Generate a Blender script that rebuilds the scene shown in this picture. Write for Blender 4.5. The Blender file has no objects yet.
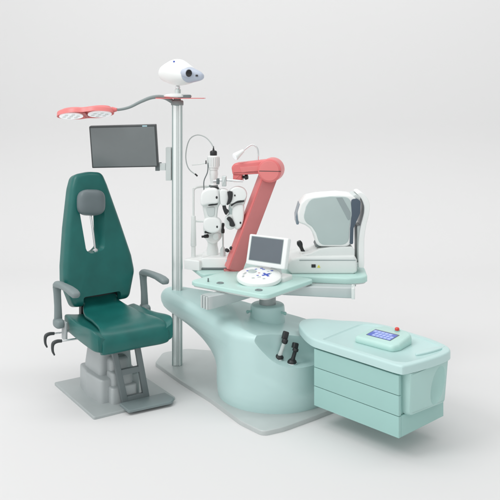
import bpy, bmesh, math, random
from mathutils import Matrix, Vector
random.seed(7)
R = math.radians
sc = bpy.context.scene
col = sc.collection
PI = math.pi

# ------------------------------------------------------------------ materials
def mat(name, rgb, rough=.45, metal=0.0, spec=.5, coat=0.0, bump=0.0, bscale=300, var=.03, vscale=6, emit=None, estr=0):
    m = bpy.data.materials.new(name); m.use_nodes = True
    nt = m.node_tree; b = nt.nodes['Principled BSDF']
    b.inputs['Roughness'].default_value = rough
    b.inputs['Metallic'].default_value = metal
    b.inputs['Specular IOR Level'].default_value = spec
    b.inputs['Coat Weight'].default_value = coat
    tc = nt.nodes.new('ShaderNodeTexCoord')
    n = nt.nodes.new('ShaderNodeTexNoise'); n.inputs['Scale'].default_value = vscale; n.inputs['Detail'].default_value = 5
    nt.links.new(tc.outputs['Object'], n.inputs['Vector'])
    mr = nt.nodes.new('ShaderNodeMapRange')
    mr.inputs['From Min'].default_value = .3; mr.inputs['From Max'].default_value = .7
    mr.inputs['To Min'].default_value = 1 - var; mr.inputs['To Max'].default_value = 1 + var
    nt.links.new(n.outputs['Fac'], mr.inputs['Value'])
    mx = nt.nodes.new('ShaderNodeVectorMath'); mx.operation = 'SCALE'
    mx.inputs[0].default_value = rgb
    nt.links.new(mr.outputs['Result'], mx.inputs['Scale'])
    nt.links.new(mx.outputs['Vector'], b.inputs['Base Color'])
    rr = nt.nodes.new('ShaderNodeMapRange')
    rr.inputs['From Min'].default_value = .3; rr.inputs['From Max'].default_value = .7
    rr.inputs['To Min'].default_value = max(0, rough - .025); rr.inputs['To Max'].default_value = min(1, rough + .025)
    nt.links.new(n.outputs['Fac'], rr.inputs['Value']); nt.links.new(rr.outputs['Result'], b.inputs['Roughness'])
    if bump > 0:
        n2 = nt.nodes.new('ShaderNodeTexNoise'); n2.inputs['Scale'].default_value = bscale; n2.inputs['Detail'].default_value = 3
        nt.links.new(tc.outputs['Object'], n2.inputs['Vector'])
        bp = nt.nodes.new('ShaderNodeBump'); bp.inputs['Strength'].default_value = bump; bp.inputs['Distance'].default_value = .001
        nt.links.new(n2.outputs['Fac'], bp.inputs['Height']); nt.links.new(bp.outputs['Normal'], b.inputs['Normal'])
    if emit:
        b.inputs['Emission Color'].default_value = (*emit, 1); b.inputs['Emission Strength'].default_value = estr
    return m

M = {}
M['mint'] = mat('pale_mint_plastic', (.51, .705, .69), .32, bump=.03, bscale=500, var=.015)
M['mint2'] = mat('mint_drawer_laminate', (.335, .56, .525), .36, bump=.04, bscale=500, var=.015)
M['table'] = mat('mint_tabletop_laminate', (.49, .72, .67), .32, var=.02)
M['green'] = mat('green_vinyl', (.008, .125, .112), .33, spec=.45, bump=.22, bscale=420, var=.10, vscale=9)
M['greyarm'] = mat('grey_plastic', (.20, .25, .255), .5, bump=.1, bscale=600, var=.05)
M['greyhead'] = mat('grey_vinyl', (.13, .165, .175), .42, bump=.2, bscale=420, var=.08)
M['silver'] = mat('silver_paint', (.42, .455, .46), .45, metal=.12, bump=.08, bscale=700, var=.05)
M['plate'] = mat('grey_steel_plate', (.40, .44, .44), .45, metal=.1, bump=.06, bscale=600, var=.05)
M['plate2'] = mat('satin_grey_plate', (.49, .53, .525), .35, metal=.1, bump=.04, bscale=600, var=.04)
M['dgrey'] = mat('dark_grey_paint', (.15, .18, .185), .5, bump=.1, bscale=700, var=.06)
M['alu'] = mat('anodised_aluminium', (.66, .72, .71), .32, metal=.75, var=.03)
M['aluhi'] = mat('polished_aluminium', (.88, .93, .92), .25, metal=.5, var=.02)
M['aludk'] = mat('grooved_aluminium', (.33, .42, .41), .35, metal=.5, var=.03)
M['chrome'] = mat('chrome', (.8, .82, .83), .12, metal=1.0, var=.01)
M['white'] = mat('white_plastic', (.86, .885, .875), .35, var=.015)
M['white2'] = mat('warm_white_plastic', (.76, .80, .785), .42, var=.02)
M['offw'] = mat('pale_grey_plastic', (.60, .655, .645), .42, var=.02)
M['gpanel'] = mat('grey_side_cover', (.46, .55, .54), .45, var=.02)
M['gband'] = mat('darker_grey_band', (.31, .37, .375), .45, var=.02)
M['navy'] = mat('slate_blue_cover', (.07, .10, .135), .35, var=.04)
M['black'] = mat('black_plastic', (.018, .02, .022), .4, bump=.1, bscale=500, var=.1)
M['black2'] = mat('charcoal_plastic', (.05, .058, .06), .45, bump=.1, bscale=500, var=.08)
M['colgrey'] = mat('brushed_column_steel', (.36,.39,.39), .4, metal=.3, var=.04)
M['opscr'] = mat('blue_grey_screen', (.19,.25,.30), .25, var=.04)
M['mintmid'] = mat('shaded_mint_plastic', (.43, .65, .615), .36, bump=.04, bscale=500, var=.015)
M['gap'] = mat('dark_shadow_gap', (.02, .05, .05), .7)
M['red'] = mat('coral_red_paint', (.74, .185, .185), .33, var=.03)
M['red2'] = mat('coral_red_panel', (.58, .19, .19), .5, bump=.25, bscale=900, var=.06)
M['redlamp'] = mat('coral_lamp_plastic', (.76, .22, .215), .33, var=.03)
M['lampgrey'] = mat('grey_rubber_gooseneck', (.25, .30, .30), .5, var=.05)
M['screen'] = mat('dark_screen', (.19, .212, .216), .24, var=.06, vscale=3)
M['bezel'] = mat('grey_bezel', (.06, .068, .07), .4, var=.05)
M['screen2'] = mat('slate_screen', (.10, .125, .15), .16, spec=.8, var=.05)
M['blue'] = mat('blue_print', (.05, .10, .50), .4)
M['lcd'] = mat('blue_lcd', (.08, .11, .36), .25, emit=(.10, .16, .60), estr=.35)
M['lcdcell'] = mat('lcd_cells', (.34, .42, .70), .25, emit=(.24, .32, .70), estr=.30)
M['redbtn'] = mat('red_button_plastic', (.70, .06, .045), .3)
M['led'] = mat('frosted_lamp_lens', (.88, .9, .93), .3, var=.02, emit=(1,1,1), estr=.22)
M['lens'] = mat('black_glass', (.008, .008, .01), .08, spec=.8)
M['bluegrey'] = mat('pale_blue_grey_nose', (.50, .56, .66), .35, var=.02)
M['yellow'] = mat('yellow_sticker', (.75, .68, .10), .5)
M['sticker'] = mat('pale_blue_sticker', (.45, .72, .80), .5)
M['cable'] = mat('grey_cable', (.5, .55, .54), .5)
M['paper'] = mat('seamless_paper', (.715, .715, .715), 1.0, spec=0.0, var=.002, vscale=1)

# ------------------------------------------------------------------ mesh helpers
WM = {}
def frame(x, y, z, rz=0): return Matrix.Translation((x, y, z)) @ Matrix.Rotation(rz, 4, 'Z')

class MB:
    def __init__(s, fr=None): s.v = []; s.f = []; s.fr = fr or Matrix(); s.m = Matrix()
    def at(s, loc=(0,0,0), rx=0, ry=0, rz=0):
        s.m = Matrix.Translation(loc) @ Matrix.Rotation(rz,4,'Z') @ Matrix.Rotation(ry,4,'Y') @ Matrix.Rotation(rx,4,'X'); return s
    def mat(s, m): s.m = m; return s
    def loft(s, rings, caps=(True, True), closed=True, domes=(0,0)):
        n = len(rings[0]); b = len(s.v)
        for r in rings:
            for p in r: s.v.append(s.m @ Vector(p))
        for i in range(len(rings)-1):
            for j in range(n if closed else n-1):
                k = (j+1) % n
                s.f.append((b+i*n+j, b+i*n+k, b+(i+1)*n+k, b+(i+1)*n+j))
        if caps[0]: s.f.append(tuple(b+j for j in reversed(range(n))))
        if caps[1]: s.f.append(tuple(b+(len(rings)-1)*n+j for j in range(n)))
        return s
    def slab(s, pts, z0, z1, r=.004, r0=None, seg=4):
        """outline (CCW) extruded from z0 to z1 with rounded rims"""
        r0 = r if r0 is None else r0
        rings = []
        for i in range(seg+1):
            a = PI/2*i/seg
            if r0 > 0 or i == seg: rings.append([(x, y, z0 + r0*(1-math.sin(a))) for x, y in inset(pts, r0*(1-math.cos(PI/2-a)) if r0>0 else 0)])
        for i in range(seg+1):
            a = PI/2*i/seg
            if r > 0 or i == 0: rings.append([(x, y, z1 - r*(1-math.sin(a))) for x, y in inset(pts, r*(1-math.cos(a)))])
        s.loft(rings); return s
    def box(s, x0, x1, y0, y1, z0, z1, r=.004, rc=None, seg=3):
        rc = r if rc is None else rc
        p = rpoly([(x0,y0),(x1,y0),(x1,y1),(x0,y1)], rc, 4)
        return s.slab(p, z0, z1, min(r, (z1-z0)/2.01), seg=seg)
    def pillow(s, pts, z0, z1, r, bulge=0, seg=6, inner=5):
        cx = sum(p[0] for p in pts)/len(pts); cy = sum(p[1] for p in pts)/len(pts)
        rings = []
        for i in range(seg+1):
            a = PI/2*i/seg
            rings.append([(x, y, z0 + r*(1-math.sin(a))) for x, y in inset(pts, r*(1-math.sin(a)) if 0 else r*(1-math.cos(PI/2-a)))])
        for i in range(seg+1):
            a = PI/2*i/seg
            rings.append([(x, y, z1 - r*(1-math.sin(a))) for x, y in inset(pts, r*(1-math.cos(a)))])
        last = rings[-1]
        for k in range(1, inner+1):
            t = k/(inner+.6)
            rings.append([(x+(cx-x)*t, y+(cy-y)*t, z1 + bulge*(1-(1-t)**2)) for x, y, _ in last])
        return s.loft(rings)
    def lathe(s, prof, n=32):
        rings = [[(r*math.cos(2*PI*j/n), r*math.sin(2*PI*j/n), z) for j in range(n)] for r, z in prof]
        return s.loft(rings)
    def cyl(s, a, b, ra, rb=None, n=20, e=.0):
        a = Vector(a); b = Vector(b); rb = ra if rb is None else rb
        d = b-a; L = d.length; q = d.to_track_quat('Z','Y').to_matrix().to_4x4()
        old = s.m; s.m = old @ Matrix.Translation(a) @ q
        if e > 0: s.lathe([(ra-e,0),(ra-e*.3,e*.3),(ra,e),(rb,L-e),(rb-e*.3,L-e*.3),(rb-e,L)], n)
        else: s.lathe([(ra,0),(rb,L)], n)
        s.m = old; return s
    def tube(s, path, rad, n=12, sub=6, flat=1.0):
        P = spline([Vector(p) for p in path], sub) if sub > 1 else [Vector(p) for p in path]
        m = len(P); up = None; rings = []
        for i, p in enumerate(P):
            t = (P[min(i+1,m-1)] - P[max(i-1,0)]).normalized()
            if up is None:
                up = Vector((0,0,1)) if abs(t.z) < .9 else Vector((1,0,0))
            x = up.cross(t)
            if x.length < 1e-4: x = Vector((1,0,0)).cross(t)
            x.normalize(); y = t.cross(x); up = y
            u = i/(m-1)
            if callable(rad): r = rad(u)
            elif isinstance(rad, (list, tuple)):
                f = u*(len(rad)-1); k = min(int(f), len(rad)-2); r = rad[k]+(rad[k+1]-rad[k])*(f-k)
            else: r = rad
            rings.append([p + x*(r*flat*math.cos(2*PI*j/n)) + y*(r*math.sin(2*PI*j/n)) for j in range(n)])
        return s.loft(rings)
    def ball(s, c, rx, ry=None, rz=None, n=28, e=1.0):
        ry = rx if ry is None else ry; rz = rx if rz is None else rz
        def pw(v): return math.copysign(abs(v)**e, v)
        rings = []
        k = n//2
        for i in range(k+1):
            a = -PI/2 + PI*(i+.02 if i==0 else (i-.02 if i==k else i))/k
            rings.append([(c[0]+rx*pw(math.cos(a))*pw(math.cos(2*PI*j/n)), c[1]+ry*pw(math.cos(a))*pw(math.sin(2*PI*j/n)), c[2]+rz*pw(math.sin(a))) for j in range(n)])
        return s.loft(rings)
    def build(s, name, m, parent=None, smooth=38, label=None):
        W = [s.fr @ p for p in s.v]
        lo = Vector([min(p[i] for p in W) for i in range(3)]); hi = Vector([max(p[i] for p in W) for i in range(3)])
        c = (lo+hi)/2
        Wm = Matrix.Translation(c) @ s.fr.to_3x3().normalized().to_4x4()
        inv = Wm.inverted()
        me = bpy.data.meshes.new(name); me.from_pydata([inv @ p for p in W], [], s.f); me.update()
        bm = bmesh.new(); bm.from_mesh(me)
        bmesh.ops.remove_doubles(bm, verts=bm.verts, dist=1e-6)
        bmesh.ops.recalc_face_normals(bm, faces=bm.faces); bm.to_mesh(me); bm.free()
        me.materials.append(m if not isinstance(m, str) else M[m])
        me.shade_smooth(); me.set_sharp_from_angle(angle=R(smooth))
        o = bpy.data.objects.new(name, me); col.objects.link(o)
        place(o, Wm, parent)
        if label: o['label'] = label
        return o

def place(o, Wm, parent):
    if parent is not None:
        o.parent = parent; o.matrix_basis = WM[parent.name].inverted() @ Wm
    else: o.matrix_basis = Wm
    WM[o.name] = Wm.copy()

def thing(name, label, cat, fr, group=None):
    o = bpy.data.objects.new(name, None); o.empty_display_size = .1; col.objects.link(o)
    place(o, fr, None); o['label'] = label; o['category'] = cat
    if group: o['group'] = group
    return o
def tag(o, label, cat, group=None):
    o['label'] = label; o['category'] = cat
    if group: o['group'] = group
    return o

def cut(o, mb, smooth=38):
    c = mb.build('cutter', 'gap'); 
    md = o.modifiers.new('b', 'BOOLEAN'); md.operation = 'DIFFERENCE'; md.object = c; md.solver = 'EXACT'
    bpy.context.view_layer.update()
    dg = bpy.context.evaluated_depsgraph_get()
    me = bpy.data.meshes.new_from_object(o.evaluated_get(dg))
    o.modifiers.clear(); old = o.data
    m0 = old.materials[0]; nm = old.name
    o.data = me; bpy.data.meshes.remove(old); me.name = nm
    me.materials.clear(); me.materials.append(m0)
    for p in me.polygons: p.material_index = 0
    me.shade_smooth(); me.set_sharp_from_angle(angle=R(smooth))
    cm = c.data; bpy.data.objects.remove(c); bpy.data.meshes.remove(cm)

def spline(P, sub):
    out = []
    for i in range(len(P)-1):
        p0 = P[i-1] if i > 0 else P[i]*2-P[i+1]; p1 = P[i]; p2 = P[i+1]; p3 = P[i+2] if i+2 < len(P) else P[i+1]*2-P[i]
        for k in range(sub):
            t = k/sub
            out.append(.5*((2*p1)+(p2-p0)*t+(2*p0-5*p1+4*p2-p3)*t*t+(3*p1-p0-3*p2+p3)*t**3))
    out.append(P[-1]); return out
def cspline(pts, sub=6):
    P = [Vector((p[0], p[1], 0)) for p in pts]; n = len(P); out = []
    for i in range(n):
        p0, p1, p2, p3 = P[i-1], P[i], P[(i+1)%n], P[(i+2)%n]
        for k in range(sub):
            t = k/sub
            q = .5*((2*p1)+(p2-p0)*t+(2*p0-5*p1+4*p2-p3)*t*t+(3*p1-p0-3*p2+p3)*t**3)
            out.append((q.x, q.y))
    return ccw(out)
def ccw(p):
    a = sum(p[i-1][0]*p[i][1]-p[i][0]*p[i-1][1] for i in range(len(p)))
    return list(p) if a > 0 else list(reversed(p))
def rpoly(pts, r, n=6):
    """round the corners of a polygon"""
    pts = list(pts)
    rs = r if isinstance(r, (list, tuple)) else [r]*len(pts)
    a = sum(pts[i-1][0]*pts[i][1]-pts[i][0]*pts[i-1][1] for i in range(len(pts)))
    if a < 0: pts = pts[::-1]; rs = list(rs)[::-1]
    out = []
    for i, p in enumerate(pts):
        P = Vector(p); A = Vector(pts[i-1])-P; B = Vector(pts[(i+1)%len(pts)])-P
        rr = rs[i]
        if rr <= 1e-6: out.append(tuple(P)); continue
        la, lb = A.length, B.length; A.normalize(); B.normalize()
        ang = A.angle(B); d = min(rr/math.tan(ang/2), la*.48, lb*.48)
        p0 = P+A*d; p1 = P+B*d
        for k in range(n+1):
            t = k/n; q = p0*(1-t)**2 + P*2*t*(1-t) + p1*t*t
            out.append((q.x, q.y))
    return out
def inset(pts, d):
    if abs(d) < 1e-9: return list(pts)
    n = len(pts); out = []
    for i in range(n):
        a = Vector(pts[i-1]); p = Vector(pts[i]); b = Vector(pts[(i+1)%n])
        e1 = (p-a); e2 = (b-p)
        if e1.length < 1e-7: e1 = e2
        if e2.length < 1e-7: e2 = e1
        e1 = e1.normalized(); e2 = e2.normalized()
        n1 = Vector((-e1.y, e1.x)); n2 = Vector((-e2.y, e2.x)); m = n1+n2
        if m.length < 1e-6: m = n1
        m.normalize(); c = max(.5, m.dot(n1))
        q = p + m*(d/c); out.append((q.x, q.y))
    return out
def ellipse(cx, cy, rx, ry, n=48, e=1.0):
    def pw(v): return math.copysign(abs(v)**e, v)
    return [(cx+rx*pw(math.cos(2*PI*i/n)), cy+ry*pw(math.sin(2*PI*i/n))) for i in range(n)]
# a frame whose local XY plane stands upright: local x = right, local y = up, local z = toward the camera (-Y)
def upright(x, y, z, rz=0): return Matrix.Translation((x,y,z)) @ Matrix.Rotation(rz,4,'Z') @ Matrix.Rotation(PI/2,4,'X')

# ------------------------------------------------------------------ the setting: a seamless studio sweep
pr = [(-3.0, 0.0)]
pr += [(8.6, 0.0)]
for i in range(1, 13):
    a = PI/2*i/12; pr.append((8.6+1.6*math.sin(a), 1.6*(1-math.cos(a))))
pr.append((10.2, 6.5))
sweep = MB()
sweep.loft([[(-13, y, z) for y, z in pr], [(13, y, z) for y, z in pr]], caps=(False, False), closed=False)
fl = sweep.build('floor', 'paper', None, smooth=60); fl['kind'] = 'structure'
for p in fl.data.polygons:
    pass

# ------------------------------------------------------------------ equipment stand
AX, AY = .16, 5.05
st = thing('equipment_stand', 'pale mint refraction stand with curved console, tall aluminium pole and tabletops on grey floor plate', 'equipment stand', frame(AX, AY, 0))

bp = [(-.69,5.60),(-.66,5.82),(-.48,5.91),(0,5.80),(.40,5.62),(.62,5.30),(.66,4.98),(.52,4.77),(.39,4.655),(.2,4.50),(.075,4.435),(-.06,4.59),(-.257,4.93),(-.47,5.24)]
b = MB(); b.slab(rpoly(bp, [.06,.08,.1,.3,.3,.2,.15,.2,.25,.2,.05,.3,.3,.3], 6), 0.0, .028, .006); b.build('base_plate', 'plate2', st)

def hull2(c1, r1, c2, r2, n=120):
    out = []
    for i in range(n):
        a = 2*PI*i/n; d = Vector((math.cos(a), math.sin(a)))
        h1 = c1.dot(d)+r1; h2 = c2.dot(d)+r2
        k = 1/(1+math.exp(-(h2-h1)/.012)) if abs(h2-h1) < .2 else (1.0 if h2 > h1 else 0.0)
        p = (c1+d*r1)*(1-k)+(c2+d*r2)*k
        out.append((p.x, p.y))
    return out
wdir = Vector((-.80, .60)); Av = Vector((AX, AY))
secs = [(.024,.368,.20,.12),(.06,.374,.21,.12),(.10,.378,.24,.12),(.15,.38,.29,.12),(.20,.38,.345,.12),(.25,.38,.41,.12),(.29,.38,.475,.12),(.325,.38,.55,.118),(.35,.38,.625,.115),(.368,.38,.70,.112),
        (.380,.38,.76,.105),(.392,.38,.81,.105),(.410,.38,.84,.112),(.435,.38,.853,.118)]
for i in range(9):
    a = PI/2*i/8
    dz = .06*math.sin(a); ins = .055*(1-math.cos(a))
    secs.append((.455+dz, .38-ins*1.5, .855, .12-ins))
den = []
for i in range(len(secs)-1):
    nn = 4 if secs[i][0] < .34 else (2 if secs[i][0] < .45 else 1)
    for q_ in range(nn): den.append(tuple(secs[i][k_]+(secs[i+1][k_]-secs[i][k_])*q_/nn for k_ in range(4)))
den.append(secs[-1])
def sstep(v): v = min(1, max(0, v)); return v*v*(3-2*v)
rings = []
for z, rA, s_, rB in den:
    o = hull2(Av, rA, Av+wdir*s_, rB)
    rg = []
    for x, y in o:
        sd = ((x-.02)*.17 + (z-.255)*.36)/.398      # distance from a soft crease running down to the right
        dn = .011*sstep(sd/.035)*sstep((x-.0)/.12)*sstep((.46-z)/.08)*(1 if y < AY else 0)
        vv = Vector((x-AX, y-AY)); vv.normalize(); x -= vv.x*dn; y -= vv.y*dn
        al = max(0, (Vector((x,y))-Av).dot(wdir))/.85
        zz = z + .055*al*min(1, max(0, (z-.2)/.25))
        rg.append((x, y, zz))
    rings.append(rg)
last = rings[-1]; cc = Av+wdir*.35
for t in (.15,.35,.6,.85):
    rings.append([(x+(cc.x-x)*t, y+(cc.y-y)*t, .515+.055*max(0,(Vector((x+(cc.x-x)*t,y+(cc.y-y)*t))-Av).dot(wdir))/.85) for x, y, z in last])
b = MB(); b.loft(rings); con = b.build('console', 'mint', st, smooth=50)

# lid outline in the cabinet frame
e1x, e1y = .682, -.731
CF = frame(.80, 4.14, 0, math.atan2(e1y, e1x))
lid_pts = [(-.60,-.006),(-.45,-.008),(-.2,-.008),(-.005,-.008),(.035,.03),(.062,.19),(.07,.33),(.052,.42),(-.015,.478),(-.15,.518),(-.27,.53),(-.43,.545),(-.54,.535),(-.66,.488),(-.77,.405),(-.88,.345),(-.935,.255),(-.885,.155),(-.77,.07),(-.68,.02)]
lid_o = cspline(lid_pts, 5)
# pocket for the two handles, and the recess the cabinet lid swings in
def pl(x, y): return .512-.195*(x+.045)-.0034*(y-4.755)
k = MB()
q1 = [(-.045,4.60),(.8,4.60),(.8,5.80),(-.34,5.80),(-.16,5.3)]
k.loft([[(x,y,pl(x,y)) for x,y in q1], [(x-(.11 if x<0 else 0),y,pl(x,y)+.035) for x,y in q1], [(x-(.14 if x<0 else 0),y,.75) for x,y in q1]])
cut(con, k, 50)
k = MB()
q2 = [(-.035,4.80),(.14,4.875),(.33,4.985),(.8,5.02),(.8,5.80),(-.30,5.80),(-.12,5.3)]
def pl2(x, y):
    f = y-(4.80+.48*min(max(x+.035,0),.4)); return pl(x,y)-.018*sstep(f/.30)-.0008
k.loft([[(x,y,pl2(x,y)) for x,y in q2], [(x,y,.75) for x,y in q2]])
cut(con, k, 50)
# the pocket: sections across, each with a floor, a filleted back and an open top
PK = spline([Vector(p) for p in ((-.005,4.665,.495),(.035,4.705,.452),(.08,4.750,.402),(.135,4.795,.353),(.20,4.830,.320),(.28,4.862,.303),(.38,4.885,.298),(.60,4.90,.297))], 5)
rg = []
for p in PK:
    fr = min(.05, max(.006, (.50-p.z)*.35)); o = [(p.x, 4.2, .8), (p.x, 4.2, p.z-.01)]
    for q_ in range(9):
        a = PI/2*q_/8; o.append((p.x, p.y-fr+fr*math.sin(a)+.0, p.z+fr-fr*math.cos(a)))
    o.append((p.x, p.y+.018, .8)); rg.append(o)
k = MB(); k.loft(rg); cut(con, k, 40)
k = MB(CF); k.slab(inset(lid_o, -.006), .462, .75, 0); cut(con, k, 42)

# collar and column
CX, CY = .118, 5.17
b = MB(frame(CX, CY, 0)); b.lathe([(.118,.42),(.116,.52),(.113,.556),(.110,.564),(.104,.568),(.06,.569)], 48); cl = b.build('collar', 'mint', st)
for a in (R(200), R(-38)):
    b = MB(frame(CX, CY, 0)); b.cyl((.108*math.cos(a), .108*math.sin(a), .532), (.138*math.cos(a), .138*math.sin(a), .529), .007, n=14, e=.002); b.cyl((.136*math.cos(a), .136*math.sin(a), .529), (.150*math.cos(a), .150*math.sin(a), .528), .011, n=16, e=.003)
    b.build('clamp_knob', 'mint2', cl)
b = MB(frame(CX, CY, 0)); b.lathe([(.056,.56),(.056,.68),(.05,.69)], 40); b.build('column', 'colgrey', st)

# two support beams under the tables
def beam(p0, p1, h0, h1, zt, wd, name):
    """from the column out to the free end p1; heights taper"""
    p0 = Vector(p0); p1 = Vector(p1); d = (p1-p0).normalized(); q = Vector((-d.y, d.x))
    mb = MB(); rg = []
    for t in (0, .5, .93, .985, 1.0):
        c = p0+(p1-p0)*t; h = h0+(h1-h0)*t; w = wd*(1 if t < .95 else (.95 if t < .99 else .85))
        o = rpoly([(-w/2,-h),(w/2,-h),(w/2,0),(-w/2,0)], .006, 3)
        rg.append([(c.x+q.x*u, c.y+q.y*u, zt+v) for u, v in o])
    mb.loft(rg); return mb.build(name, 'alu_b', st), d, q
M['alu_b'] = mat('satin_cast_aluminium', (.55, .60, .60), .4, metal=.35, var=.03)
bl, d, q = beam((CX,CY), (-.285,4.86), .045, .085, .704, .09, 'support_beam')
E_ = Vector((-.285,4.86))
b = MB()
for u in (-.03, 0, .03):
    c = E_+d*.004+q*u
    b.m = Matrix.Translation((c.x, c.y, .66)) @ Matrix.Rotation(math.atan2(d.y, d.x), 4, 'Z'); b.box(-.004,.005,-.006,.006,-.038,.040,.003)
b.build('end_cap', 'offw', bl)
br, d, q = beam((CX,CY), (.675,5.10), .06, .07, .704, .10, 'support_beam')
b = MB(); c = Vector((.675,5.10))+d*.008
b.m = Matrix.Translation((c.x, c.y, .667)) @ Matrix.Rotation(math.atan2(d.y, d.x), 4, 'Z'); b.box(-.012,.012,-.052,.052,-.037,.039,.008); b.build('end_cap', 'white2', br)

# tabletops (each a laminate slab with a white edge below)
def tabletop(pts, r, z0, z1, label, rr=.008):
    o = rpoly(pts, r, 7)
    mb = MB(); mb.slab(o, z0, z1, rr); t = mb.build('tabletop', 'table', st, label=label)
    mb = MB(); mb.slab(inset(o, .012), z0-.011, z0-.0005, .004); mb.build('edge_trim', 'white2', t)
    return t
tf = tabletop([(-.41,5.09),(.10,4.715),(.435,5.15),(-.08,5.50)], [.07,.06,.05,.06], .716, .74, 'square mint tabletop at the front of the column')
for x, y in ((-.195,5.03),(.055,4.845)):
    b = MB(); b.m = Matrix.Translation((x,y,.7405)); b.lathe([(.024,-.002),(.024,.003),(.021,.005),(.014,.005),(.012,.002)], 28)
    b.build('cable_grommet', 'greyarm', tf)
b = MB(frame(-.275,5.07,.740)); b.lathe([(.006,0),(.006,.006),(.004,.016),(.006,.02),(.003,.024)], 14); b.build('peg', 'dgrey', tf)
tl = tabletop([(-.475,5.70),(-.33,5.30),(.14,5.48),(.02,5.88)], [.05,.05,.05,.05], .712, .735, 'mint tabletop under the slit lamp')
tr = tabletop([(.20,5.26),(.66,5.17),(.80,5.22),(.82,5.52),(.72,5.68),(.20,5.68)], [.03,.1,.09,.12,.1,.03], .70, .742, 'thicker mint tabletop under the autorefractor', .014)
b = MB()
b.box(.42,.72,5.22,5.60,.673,.692,.008); b.build('mounting_plate', 'offw', tr)

# pole
PX, PY = -.525, 5.56
PF = frame(PX, PY, 0)
def polesec():
    pts = []
    W_, D_ = .0385, .032
    half = rpoly([(-W_,-D_),(W_,-D_),(W_,D_),(-W_,D_)], .018, 8)
    return half
b = MB(PF); b.slab(polesec(), .028, 1.905, .002); pole = b.build('pole', 'alu', st)
for x0, x1, m_ in ((-.0245,-.002,'aluhi'),(.002,.0145,'offw'),(.0175,.0245,'aluhi')):
    b = MB(PF); b.box(x0, x1, -.0375, -.0325, .03, 1.90, .0015); b.build('channel_strip', m_, pole)
b = MB(PF); b.box(-.0335,-.0285,-.033,-.024,.03,1.9,.001); b.build('groove', 'aludk', pole)
b = MB(PF); b.box(.0295,.0345,-.031,-.022,.03,1.9,.001); b.build('groove', 'aludk', pole)
b = MB(PF); b.lathe([(.040,1.895),(.045,1.90),(.045,1.925),(.040,1.932),(.03,1.934)], 32); b.build('pole_cap', 'lampgrey', pole)
b = MB(PF); b.lathe([(.026,1.93),(.026,1.975),(.024,1.978)], 28); b.build('spigot', 'lampgrey', pole)
b = MB(PF); b.box(-.15,.20,-.10,.10,1.945,1.951,.002,rc=.03); b.m=Matrix(); b.build('shelf_plate', 'red', pole)
sh = 1.951

# ------------------------------------------------------------------ phoropter arm (coral red)
ARM = frame(-.10, 5.42, .735)
ar = thing('phoropter_stand', 'coral red folding arm leaning up from the tables, holding the white phoropter', 'instrument stand', ARM)
b0 = Vector((-.125, 5.42, .735)); b1 = Vector((.145, 5.42, 1.45))
ang = math.atan2(b1.x-b0.x, b1.z-b0.z); L = (b1-b0).length
AM = Matrix.Translation(b0) @ Matrix.Rotation(ang, 4, 'Y') @ Matrix.Rotation(R(16), 4, 'Z')
b = MB(); b.m = AM; b.box(-.055,.055,-.05,.05,.012,L,.007); up = b.build('lower_arm', 'red', ar)
b = MB(); b.m = AM; b.box(-.045,.0535,-.0555,-.0495,.02,L-.03,.002); b.build('side_panel', 'red2', up)
b = MB(); b.m = Matrix.Translation(b0); b.slab(ellipse(0,0,.06,.05,40), .0, .012, .003); b.build('foot_plate', 'red2', ar)
# knuckle and forearm in an upright frame facing the camera, slightly yawed
KF = upright(.148, 5.39, 1.447, R(-12))
b = MB(KF); b.slab(ellipse(0,0,.083,.083,48), -.075, .075, .012); kn = b.build('knuckle', 'red', ar)
b = MB(KF); b.slab(ellipse(0,0,.07,.07,48), .072, .079, .004)
b.build('knuckle_cap', 'redlamp', kn)
b = MB(KF); b.box(-.07,.083,-.004,.0,.076,.081,.001); b.build('split_line', 'gap', kn)
fo = rpoly([(-.02,.076),(-.20,.052),(-.255,.045),(-.278,.018),(-.268,-.035),(-.20,-.036),(-.03,-.022)], [.03,.03,.03,.03,.012,.02,.01], 5)
b = MB(KF); b.slab(fo, -.05, .05, .016); fa = b.build('forearm', 'red', ar)
b = MB(KF); b.slab(rpoly([(-.215,.02),(-.06,.035),(-.06,.0),(-.2,-.018)],.006,3), .048, .0535, .002); b.build('side_panel', 'redlamp', fa)
b = MB(KF); b.box(-.268,-.205,-.088,-.03,-.035,.035,.008); b.build('end_block', 'red', fa)
b = MB(KF); b.cyl((-.205,-.055,.0), (-.185,-.055,.0), .010); b.m=Matrix(); b.cyl((-.188,-.055,0),(-.165,-.052,0),.020,.017,e=.004); b.build('clamp_knob', 'black', fa)

# reading lamp on the forearm
rl = thing('near_lamp', 'small white lamp head on a bent chrome gooseneck above the red arm', 'lamp', frame(.03,5.40,1.52))
b = MB(); b.tube([(.055,5.40,1.515),(.058,5.40,1.56),(.05,5.40,1.60),(.02,5.40,1.622),(-.01,5.395,1.61),(-.055,5.385,1.575)], .0055, 10, 6); b.build('gooseneck', 'chrome', rl)
b = MB(); b.cyl((-.045,5.388,1.583),(-.105,5.36,1.54),.012,.027,e=.004); b.build('lamp_head', 'white', rl)
b = MB(); b.cyl((-.1045,5.3605,1.5405),(-.108,5.3585,1.538),.024,.022); b.build('lamp_lens', 'led', rl)

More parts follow.
